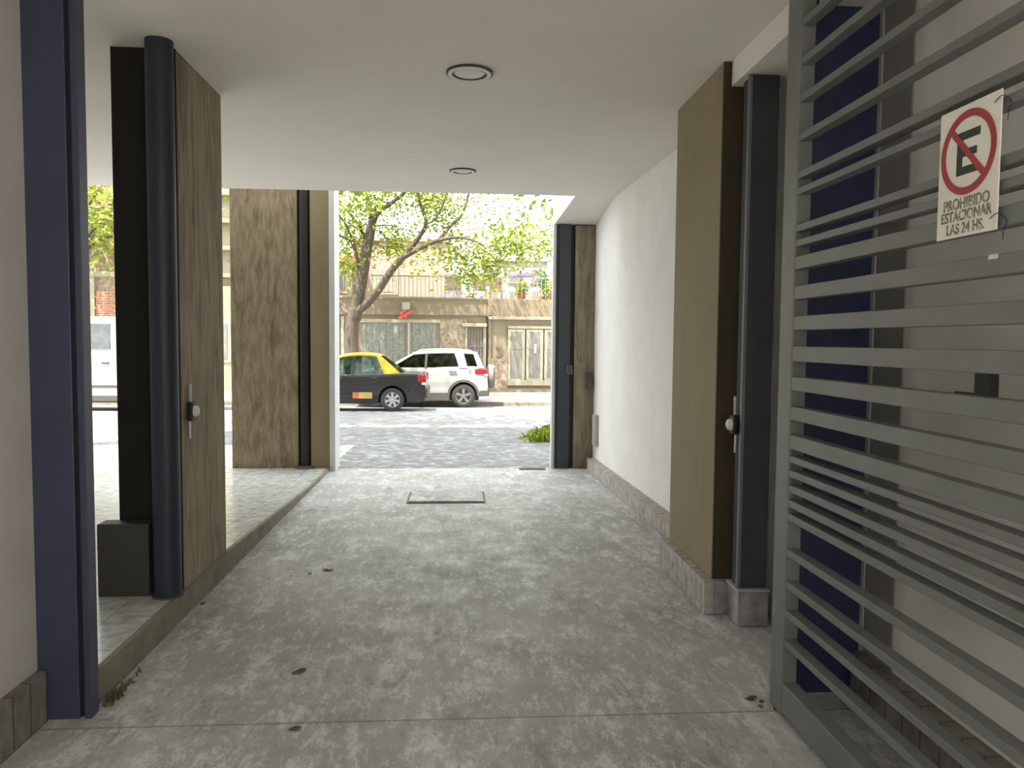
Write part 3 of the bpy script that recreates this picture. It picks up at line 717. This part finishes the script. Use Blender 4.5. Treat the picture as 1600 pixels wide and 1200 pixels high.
    for cx in (0, -wb):
        wheel(T, ox+cx, oy+ww/2+.015, oz+wr, wr, ww, rimmat, spokes, True)
        wheel(T, ox+cx, oy+width-ww/2-.015, oz+wr, wr, ww, rimmat, spokes, False)

# black taxi
oT = at(613, 643, 20.1); oT.z = gz(20.1)
T = thing('taxi', 'black taxi sedan with yellow roof passing in the street', 'car', (oT.x-1.2, 20.9, gz(20.9)))
O = (oT.x, 20.1, oT.z)
wb = 2.42; r = .305
lower = [(.84, .30)] + [(.88, .42), (.88, .62), (.855, .70), (.85, .93), (.80, .985), (.55, 1.0), (.22, 1.0), (-2.05, .93), (-2.75, .86), (-3.1, .74), (-3.17, .55), (-3.17, .30), (-3.05, .2)]
lower += [(-wb-.36, .2)] + [(x, z) for x, z in arc(-wb, .36, cz_=r, a0=pi*.98, a1=.02*pi)][::1] + [(-wb+.36, .2), (-.36, .2)] + [(x, z) for x, z in arc(0, .36, cz_=r, a0=pi*.98, a1=.02*pi)] + [(.36, .22), (.7, .24)]
Y_ = 'paint_yellow'; K = 'paint_black'
car(T, O, 1.64, lower, [(-2.05, .95), (-1.42, 1.42), (-.32, 1.44), (.28, .99)],
    [(-2.05, -1.95, -1.45, -1.38, Y_), (-1.06, -.98, -1.02, -.94, K), (-.20, .26, -.42, -.28, Y_)], K, Y_, 'glass_clear', r, .19, wb, 'alloy_light', 7, .96, 1.47)
ox, oy, oz = O
def cb(name, x0, x1, y0, y1, z0, z1, m_, bev=.01):
    return rel(obj(name, bx(ox+x0, ox+x1, oy+y0, oy+y1, oz+z0, oz+z1), m_, bevel=bev), T)
for y0, y1 in ((-.004, .22), (1.42, 1.644)): cb('tail_lamp', .66, .872, y0+.0, y1, .76, .965, 'lamp_red', .02)
cb('lamp_lens', .76, .876, -.006, .14, .70, .76, 'lamp_clear', .01)
cb('bumper', .80, .915, .03, 1.61, .34, .60, 'cladding', .03)
cb('bumper', -3.2, -3.1, .03, 1.61, .30, .55, 'cladding', .03)
cb('door_molding', -2.0, -.42, -.012, .01, .60, .64, 'black', .005)
cb('door_sign', -1.02, -.86, -.022, .01, .34, .50, 'decal_orange', .001)
cb('door_sign', -.86, -.52, -.022, .01, .34, .50, 'decal_yellow', .001)
cb('door_handle', -1.45, -1.3, -.02, .01, .86, .89, 'cladding', .005)
cb('door_handle', -.55, -.4, -.02, .01, .86, .89, 'cladding', .005)
cb('wing_mirror', -1.98, -1.82, -.14, .03, .92, 1.04, 'cladding', .02)
rel(obj('wing_mirror', bx(ox-1.98, ox-1.82, oy+1.61, oy+1.78, oz+.92, oz+1.04), 'cladding', bevel=.02), T)

# white SUV with spare wheel on the tailgate
oS = at(724, 637, 22.25); oS.z = gz(22.25)
T = thing('suv', 'white compact SUV with roof rails and rear spare wheel parked by the far kerb', 'car', (oS.x-1.2, 23.0, gz(23)))
O = (oS.x, 22.25, oS.z); ox, oy, oz = O
wb = 2.52; r = .345
lower = [(.60, .36), (.70, .42), (.715, .62), (.70, .78), (.685, .98), (.60, 1.19), (.3, 1.21), (-2.1, 1.16), (-2.9, 1.06), (-3.2, .90), (-3.32, .65), (-3.3, .4), (-3.15, .26)]
lower += [(-wb-.42, .26)] + arc(-wb, .42, cz_=r, a0=pi*.98, a1=.02*pi) + [(-wb+.42, .26), (-.42, .26)] + arc(0, .42, cz_=r, a0=pi*.98, a1=.02*pi) + [(.42, .30)]
Wp = 'paint_white'
car(T, O, 1.74, lower, [(-2.2, 1.17), (-1.5, 1.56), (.40, 1.585), (.60, 1.2)],
    [(-2.2, -2.08, -1.55, -1.42, Wp), (-1.13, -1.06, -1.10, -1.03, 'black'), (-.12, .12, -.27, .0, Wp), (.42, .60, .28, .42, Wp)],
    Wp, Wp, 'glass_dark', r, .21, wb, 'alloy', 5, 1.17, 1.60)
cb('sill_cladding', -2.12, -.40, -.008, .06, .22, .44, 'cladding', .01)
cb('rear_cladding', .40, .72, -.006, .5, .34, .52, 'cladding', .03)
cb('bumper', .62, .75, .05, 1.69, .34, .56, 'cladding', .03)
def archring(cx, name='wheel_arch'):
    b = bmesh.new(); n = 16
    rows = [[b.verts.new((ox+cx+rr*cos(pi*i/n), oy+yy, oz+r+rr*sin(pi*i/n))) for i in range(n+1)] for rr, yy in ((.40, -.014), (.47, -.014), (.47, .03), (.40, .03))]
    for k in range(4):
        for i in range(n): b.faces.new((rows[k][i], rows[k][i+1], rows[(k+1) % 4][i+1], rows[(k+1) % 4][i]))
    rel(obj(name, b, 'cladding'), T)
archring(0); archring(-wb)
for y0, y1 in ((-.006, .30), (1.44, 1.746)): cb('tail_lamp', .33, .70, y0, y1, .98, 1.13, 'lamp_red', .03)
cb('reverse_lamp', .60, .705, -.007, .28, .925, .98, 'lamp_clear', .01)
cb('door_handle', -.42, -.20, -.02, .01, 1.03, 1.06, 'cladding', .006)
cb('door_handle', -1.42, -1.22, -.02, .01, 1.03, 1.06, 'cladding', .006)
for yy in (.24, 1.5):
    b = tube(bmesh.new(), smoothline([(ox-1.35, oy+yy, oz+1.60), (ox-1.2, oy+yy, oz+1.66), (ox-.4, oy+yy, oz+1.68), (ox+.15, oy+yy, oz+1.655), (ox+.28, oy+yy, oz+1.60)], 4), .016)
    rel(obj('roof_rail', b, 'plastic_grey'), T)
for yy in (-.16, 1.73):
    cb('wing_mirror', -2.12, -1.92, yy, yy+.18, 1.1, 1.25, 'paint_white', .03)
sp = rel(obj('spare_wheel', lathe(bmesh.new(), [(0, .0), (.28, 0), (.33, .03), (.34, .10), (.33, .19), (.27, .235), (0, .24)], (ox+.70, oy+.93, oz+.86), 36, 'X'), 'rubber', smooth=True), T)
s2 = obj('wheel_cover', lathe(bmesh.new(), [(.345, .06), (.35, .12), (.34, .20)], (ox+.70, oy+.93, oz+.86), 36, 'X'), 'cover_grey', sp)
obj('cover_cap', bx(ox+.74, ox+.93, oy+.78, oy+1.08, oz+1.06, oz+1.225), 'paint_white', sp, bevel=.03)

# white panel van
vx, vy = -8.72, 19.9; vz = gz(19.9)
T = thing('van', 'white panel van parked in the street left of the near left pillar', 'van', (vx-.5, 20.8, gz(20.8)))
ox, oy, oz = vx, vy, vz; r = .33
# x measured from the rear edge of the cab window, rear wheel at +1.2, front wheel at -1.5
lower = [(2.2, .3), (2.25, .5), (2.25, 2.2), (2.15, 2.38), (-.9, 2.38), (-1.35, 2.28), (-2.0, 1.32), (-2.45, 1.1), (-2.55, .8), (-2.55, .3), (-2.4, .25)]
lower += [(-1.9, .25)] + arc(-1.5, .40, cz_=r, a0=pi*.98, a1=.02*pi) + [(-1.1, .25), (.95, .25)] + arc(1.35, .40, cz_=r, a0=pi*.98, a1=.02*pi) + [(1.75, .25)]
b = bmesh.new(); prism(b, [(ox+x, oz+z) for x, z in lower], oy, oy+1.85)
for v in b.verts:
    k = .10*max(0, (v.co.z-oz-1.2)/1.2); v.co.y += k if v.co.y < oy+.9 else -k
rel(obj('body', b, 'paint_white', bevel=.05, seg=3), T)
rel(obj('underbody', bx(ox-2.2, ox+2.0, oy+.3, oy+1.55, oz+.2, oz+.7), 'black'), T)
M['glass_cab'] = mat('dark_cab_glass', (.05, .06, .06), .08, (.10, .11, .11), 4)
b = bmesh.new(); y_ = oy+.008
pts = [(-1.62, 1.57), (0, 1.57), (0, 2.2), (-1.15, 2.2)]
def vy_(z): return oy+.10*max(0, (z-1.2)/1.2)
hexa(b, [(ox+x, vy_(z)-.012, oz+z) for x, z in pts]+[(ox+x, vy_(z)+.02, oz+z) for x, z in pts])
rel(obj('cab_window', b, 'glass_cab'), T)
rel(obj('side_molding', bx(ox-2.4, ox+2.2, oy-.015, oy+.02, oz+.60, oz+.66), 'cladding', bevel=.005), T)
rel(obj('sill', bx(ox-1.05, ox+.9, oy-.005, oy+.05, oz+.25, oz+.40), 'cladding', bevel=.01), T)
rel(obj('door_handle', bx(ox-.2, ox-.02, oy-.02, oy+.02, oz+1.2, oz+1.24), 'cladding', bevel=.005), T)
for x_ in (-1.5, 1.35):
    wheel(T, ox+x_, oy+.13, oz+r, r, .21, 'alloy', 6, True); wheel(T, ox+x_, oy+1.72, oz+r, r, .21, 'alloy', 6, False)

# ---------------------------------------------------------------- buildings across the street
YB = 26.0
M['beige'] = mat('beige_plaster', (0.239, 0.195, 0.128), .9, (0.277, 0.233, 0.157), 4, (.7, 1, 1.6), third=(0.181, 0.142, 0.091), tscale=5, tlo=.62, thi=.75)
M['cream'] = mat('cream_plaster', (0.330, 0.294, 0.213), .9, (0.351, 0.309, 0.223), 5)
M['parapet'] = mat('tan_parapet', (0.202, 0.161, 0.101), .9, (0.252, 0.207, 0.137), 5, (.5, 1, 3), third=(0.151, 0.116, 0.076), tscale=4, tlo=.6, thi=.75)
M['pink'] = mat('pink_plaster', (0.332, 0.238, 0.199), .9, (0.351, 0.266, 0.222), 3)
M['terra'] = mat('terracotta', (0.270, 0.102, 0.054), .85, (0.330, 0.138, 0.072), 8)
M['grey_wall'] = mat('lilac_grey_plaster', (0.255, 0.235, 0.255), .9, (0.296, 0.275, 0.291), 3)
M['shutter'] = tilemat('grey_green_shutter', (0.194, 0.199, 0.165), (0.213, 0.218, 0.184), (0.155, 0.160, 0.131), .22, 4, .6, 'XZ', .02)
M['dark_door'] = mat('dark_bronze_door', (.13, .11, .09), .5, (.18, .15, .12), 9)
M['cream_frame'] = mat('cream_frame_paint', (0.393, 0.371, 0.281), .6)
M['pane'] = mat('dull_window_pane', (.16, .15, .13), .15, (.26, .24, .20), 5, (4, 1, 1))
M['rail'] = mat('railing_paint', (.28, .24, .22), .6)
M['stone'] = stone('rubble_stone', [(0.288, 0.219, 0.146), (0.324, 0.261, 0.188), (0.236, 0.167, 0.115), (0.303, 0.251, 0.173), (0.261, 0.188, 0.136), (0.345, 0.293, 0.219)], 13)
M['brick'] = tilemat('orange_brick', (0.350, 0.140, 0.077), (0.294, 0.119, 0.063), (0.336, 0.266, 0.196), .24, .08, .9, 'XZ', .012, 1)
M['awning'] = mat('violet_awning', (.16, .13, .35), .8)
M['ochre'] = mat('ochre_plaster', (.31, .29, .18), .9, (.33, .30, .17), 3)
def bpart(T, name, m_, x0, x1, y0, y1, z0, z1, bev=0, par=None):
    o = rel(obj(name, bx(x0, x1, y0, y1, z0, z1), m_, bevel=bev), T)
    if par: sub(o, par)
    return o
g0 = -.16
T = thing('house', 'low beige house with railed roof terrace directly across the street', 'house', (-.5, YB, g0))
bpart(T, 'wall', 'beige', -5.43, .94, YB, YB+7, g0, 2.8)
bpart(T, 'stone_facing', 'stone', -.62, .28, YB-.05, YB, g0, 2.3)
bpart(T, 'parapet', 'parapet', -5.4, .94, YB-.12, YB+.1, 2.42, 3.0, .01)
bpart(T, 'coping', 'beige', -5.42, .945, YB-.18, YB+.12, 2.96, 3.03, .01)
bpart(T, 'lintel', 'cream', -3.35, -.6, YB-.07, YB, 2.16, 2.28, .01)
sh = bpart(T, 'garage_door', 'shutter', -3.2, -1.78, YB-.03, YB, g0, 2.16)
sh = bpart(T, 'garage_door', 'shutter', -1.62, -.74, YB-.03, YB, g0, 2.16)
bpart(T, 'door_post', 'dark_door', -1.78, -1.70, YB-.06, YB, g0, 2.16); bpart(T, 'door_post', 'cream_frame', -1.70, -1.62, YB-.06, YB, g0, 2.16)
for x in (-4.05, -3.9, -3.45): bpart(T, 'wall_strip', 'cream_frame', x, x+.09, YB-.05, YB, g0, 2.35)
bpart(T, 'wall_panel', 'dark_door', -3.81, -3.62, YB-.03, YB, .4, 2.1)
fr = bpart(T, 'front_door', 'dark_door', .30, .84, YB-.03, YB, g0, 1.97)
b = bmesh.new()
for k in range(5): box(b, .34+k*.1, .36+k*.1, YB-.05, YB-.03, .9, 1.9)
box(b, .32, .82, YB-.05, YB-.03, 1.38, 1.42)
o = rel(obj('door_grille', b, 'rail'), T); sub(o, fr)
bpart(T, 'door_frame', 'cream', .22, .30, YB-.07, YB, g0, 2.05); bpart(T, 'door_frame', 'cream', .84, .93, YB-.07, YB, g0, 2.05)
bpart(T, 'door_canopy', 'cream', .12, .95, YB-.2, YB, 2.05, 2.16, .01)
def railing(T, x0, x1):
    b = bmesh.new(); x = x0+.06
    while x < x1: box(b, x, x+.022, YB, YB+.022, 3.03, 3.72); x += .135
    box(b, x0, x1, YB-.01, YB+.03, 3.70, 3.745)
    rel(obj('terrace_railing', b, 'rail'), T)
railing(T, -4.3, .94)
bpart(T, 'roof_slab', 'beige', -5.43, .94, YB+.1, YB+7, 2.8, 2.95)
T = thing('house', 'low cream house with three tall framed windows right of the stone wall', 'house', (2.3, YB, g0))
bpart(T, 'wall', 'beige', .97, 6, YB+.02, YB+5, g0, 2.95)
railing(T, .97, 5.9)
bpart(T, 'parapet', 'parapet', .95, 6, YB-.10, YB+.1, 2.38, 3.0, .01)
bpart(T, 'ledge', 'cream', 1.0, 6, YB-.16, YB+.05, 2.30, 2.40, .01)
bpart(T, 'ledge', 'cream', 1.65, 6, YB-.08, YB+.05, 2.0, 2.10, .01)
bpart(T, 'stone_facing', 'stone', .99, 1.66, YB-.04, YB+.02, g0, 1.0)
bpart(T, 'base_course', 'parapet', .97, 6, YB-.07, YB+.02, g0, -.02)
bpart(T, 'window_sill', 'cream', 1.66, 6, YB-.12, YB+.02, .08, .26, .01)
for i in range(5):
    x0 = 1.74+i*.62
    w = bpart(T, 'window', 'cream_frame', x0-.07, x0+.50, YB-.06, YB+.02, .26, 1.98, .01)
    bpart(T, 'pane', 'pane', x0+.02, x0+.41, YB-.07, YB-.055, .33, 1.90, 0, w)
    b = bmesh.new(); box(b, x0+.20, x0+.225, YB-.085, YB-.07, .33, 1.90); box(b, x0+.02, x0+.41, YB-.085, YB-.07, 1.32, 1.345)
    o = rel(obj('glazing_bar', b, 'rail'), T); sub(o, w)
b = bx(2.56, 2.63, YB-.1, YB-.085, 1.18, 1.48); o = rel(obj('notice', b, 'plastic_white'), T)
for z in (1.02, 1.28): bpart(T, 'doorbell_box', 'dark_door', 1.29, 1.44, YB-.06, YB+.02, z, z+.10, .01)
bpart(T, 'meter_box', 'dark_door', .99, 1.12, YB-.1, YB, 2.36, 2.44, .01)
bpart(T, 'rainpipe', 'parapet', 1.02, 1.08, YB-.08, YB-.02, g0, 2.4)
# lamp with a red arm over the garage
T = thing('wall_lamp', 'small pale lamp with a red bracket above the garage doors', 'lamp', (-1.75, YB-.1, 2.4))
rel(obj('lamp_head', bx(-1.86, -1.62, YB-.45, YB-.2, 2.58, 2.82), 'cream_frame', bevel=.03), T)
b = tube(bmesh.new(), [(-1.75, YB-.1, 2.35), (-1.9, YB-.32, 2.45), (-1.75, YB-.32, 2.6)], .05); tube(b, [(-1.98, YB-.3, 2.30), (-1.55, YB-.3, 2.54)], .05)
M['red_paint'] = mat('red_paint', (.65, .10, .07), .5)
rel(obj('lamp_bracket', b, 'red_paint'), T)
# upper storeys behind the terrace
T = thing('house', 'pink upper house with dark window set behind the terrace', 'house', (-2.3, 29, g0))
bpart(T, 'wall', 'pink', -4.0, -.40, 29.5, 34, 2.96, 5.4)
bpart(T, 'cornice', 'pink', -4.05, -.35, 29.42, 34, 5.3, 5.42)
bpart(T, 'wing', 'cream', -5.42, -4.0, 29.0, 33, 2.96, 4.45)
bpart(T, 'tiled_eave', 'terra', -5.42, -3.55, 28.6, 29.6, 4.42, 4.62)
w = bpart(T, 'window', 'cream_frame', -4.7, -4.1, 28.95, 29, 3.3, 4.2); bpart(T, 'pane', 'pane', -4.6, -4.2, 28.93, 28.95, 3.4, 4.1, 0, w)
w = bpart(T, 'window', 'cream_frame', -3.2, -2.3, 29.44, 29.5, 3.3, 4.4); bpart(T, 'pane', 'pink', -3.1, -2.4, 29.42, 29.44, 3.4, 4.3, 0, w)
T = thing('air_conditioner', 'boxy air conditioner with dark grille on the terrace', 'air conditioner', (-.2, 27.6, 2.95))
bpart(T, 'housing', 'grey_wall', -.52, .10, 27.4, 27.8, 2.95, 3.95, .02); bpart(T, 'grille', 'dark_door', -.46, .04, 27.37, 27.4, 3.42, 3.85)
T = thing('building', 'lilac-grey distant building behind the terrace plants', 'building', (2.6, 35, g0))
bpart(T, 'wall', 'grey_wall', 1.0, 4.2, 35, 40, 0, 5.2)
for i in range(3):
    for j in range(2):
        w = bpart(T, 'window', 'cream_frame', 1.2+i*1.0, 1.85+i*1.0, 34.95, 35, 3.2+j*1.0, 3.9+j*1.0); bpart(T, 'pane', 'pane', 1.28+i*1.0, 1.77+i*1.0, 34.93, 34.95, 3.28+j*1.0, 3.82+j*1.0, 0, w)
bpart(T, 'roof_edge', 'plastic_white', .95, 4.25, 34.9, 40, 5.2, 5.35)
T = thing('building', 'bright white building at the right end behind the terrace', 'building', (4.9, 32, g0))
bpart(T, 'wall', 'wall', 4.0, 8, 32, 38, 0, 5.6); bpart(T, 'roof_edge', 'plastic_white', 3.95, 8, 31.9, 38, 5.6, 5.7)
T = thing('parasol', 'violet parasol on the roof terrace', 'parasol', (2.3, 28.6, 2.95))
rel(obj('pole', cyl(bmesh.new(), (2.3, 28.6, 2.95), (2.3, 28.6, 4.2), .025, n=10), 'rail'), T)
rel(obj('canopy', lathe(bmesh.new(), [(0, 4.22), (.2, 4.18), (.5, 4.06), (.52, 3.95), (.48, 3.98), (0, 4.12)], (2.3, 28.6, 0), 8), 'awning'), T)
M['chair_brown'] = mat('brown_chair', (.16, .10, .08), .7)
def chair(x, y, z, label):
    T = thing('patio_chair', label, 'chair', (x, y, z), group='brown chairs on the roof terrace')
    bpart(T, 'seat', 'chair_brown', x-.24, x+.24, y-.22, y+.22, z+.42, z+.46, .01)
    bpart(T, 'backrest', 'chair_brown', x-.24, x+.24, y+.18, y+.22, z+.46, z+.92, .01)
    for a in (-.21, .21):
        for b_ in (-.19, .19): bpart(T, 'leg', 'chair_brown', x+a-.02, x+a+.02, y+b_-.02, y+b_+.02, z, z+.42)
chair(.75, 27.6, 2.95, 'brown patio chair on the terrace, nearer the air conditioner'); chair(1.35, 27.9, 2.95, 'brown patio chair on the terrace, nearer the parasol')
def shrub(x, y, z, h, w_, m_, n, label, size=.06, pot=True):
    T = thing('potted_shrub', label, 'plant', (x, y, z), group=None)
    if pot: rel(obj('pot', lathe(bmesh.new(), [(0, 0), (.13, 0), (.18, .25), (.15, .25), (.14, .2), (0, .2)], (x, y, z), 16), 'terra'), T)
    b = bmesh.new(); c = .2
    for k in range(5): tube(b, [(x, y, z+.18), (x+random.gauss(0, w_*.4), y+random.gauss(0, w_*.4), z+h*random.uniform(.5, .9))], [.012, .005], 5)
    rel(obj('stem', b, 'bark'), T)
    f = bmesh.new()
    for k in range(7): leaves(f, (x+random.gauss(0, w_*.45), y+random.gauss(0, w_*.45), z+.25+(h-.25)*random.random()), n//7, w_*.3, size)
    rel(obj('foliage', f, m_, recalc=False), T)
shrub(3.1, 27.9, 2.95, 2.0, .42, 'leaf_dark', 900, 'tall dark green shrub at the right end of the terrace')
shrub(3.25, 26.5, 3.0, .75, .22, 'leaf_lime', 420, 'small bright lime shrub behind the railing, right end of the terrace')
shrub(2.15, 26.5, 3.0, .55, .20, 'leaf_lime', 300, 'small yellowish shrub behind the railing below the parasol')
shrub(.4, 28.2, 2.95, 1.3, .40, 'leaf_green', 400, 'loose green shrub beside the air conditioner on the terrace')
shrub(-3.4, 27.2, 2.95, .9, .25, 'leaf_green', 350, 'pale shrub on the terrace behind the tree trunk')
# buildings seen left of the pillars
T = thing('house', 'ochre yellow house seen in the narrow gap right of the near left pillar', 'house', (-7.3, YB, g0))
bpart(T, 'wall', 'ochre', -9.6, -5.45, YB, YB+7, g0, 3.3)
bpart(T, 'upper_wall', 'cream', -9.6, -5.45, YB+.6, YB+7, 3.3, 7.5)
for z in (3.6, 4.5, 5.4, 6.3): bpart(T, 'balcony_slab', 'beige', -9.6, -5.5, YB+.2, YB+.7, z, z+.14, .01)
for i in range(4):
    w = bpart(T, 'window', 'cream_frame', -9.2+i*1.0, -8.5+i*1.0, YB-.04, YB, .8, 2.2); bpart(T, 'pane', 'pane', -9.1+i*1.0, -8.6+i*1.0, YB-.06, YB-.04, .9, 2.1, 0, w)
T = thing('building', 'brick and beige building rising behind the white van', 'building', (-12, YB, g0))
bpart(T, 'wall', 'stone', -16, -9.62, YB, YB+7, g0, 8.5)
bpart(T, 'ledge', 'cream', -16, -9.62, YB-.15, YB, 3.55, 3.72, .01)
bpart(T, 'brick_panel', 'brick', -11.75, -9.8, YB-.08, YB, g0, 3.1)
bpart(T, 'pilaster', 'cream', -12.05, -11.78, YB-.12, YB, g0, 3.55)
for i in range(4):
    w = bpart(T, 'window', 'cream_frame', -15.4+i*1.5, -14.6+i*1.5, YB-.04, YB, 4.6, 6.0); bpart(T, 'pane', 'pane', -15.3+i*1.5, -14.7+i*1.5, YB-.06, YB-.04, 4.7, 5.9, 0, w)
T = thing('building', 'pale low building continuing left beyond the brick panel', 'building', (-20, YB, g0))
bpart(T, 'wall', 'cream', -28, -16.02, YB, YB+6, g0, 4.5); bpart(T, 'roof_edge', 'beige', -28, -16.02, YB-.1, YB+.1, 4.4, 4.6)
T = thing('building', 'beige building continuing right of the cream house', 'building', (12, YB, g0))
bpart(T, 'wall', 'beige', 6.02, 20, YB, YB+5.5, g0, 4.8); bpart(T, 'roof_edge', 'cream', 6.02, 20, YB-.1, YB+.1, 4.7, 4.9)
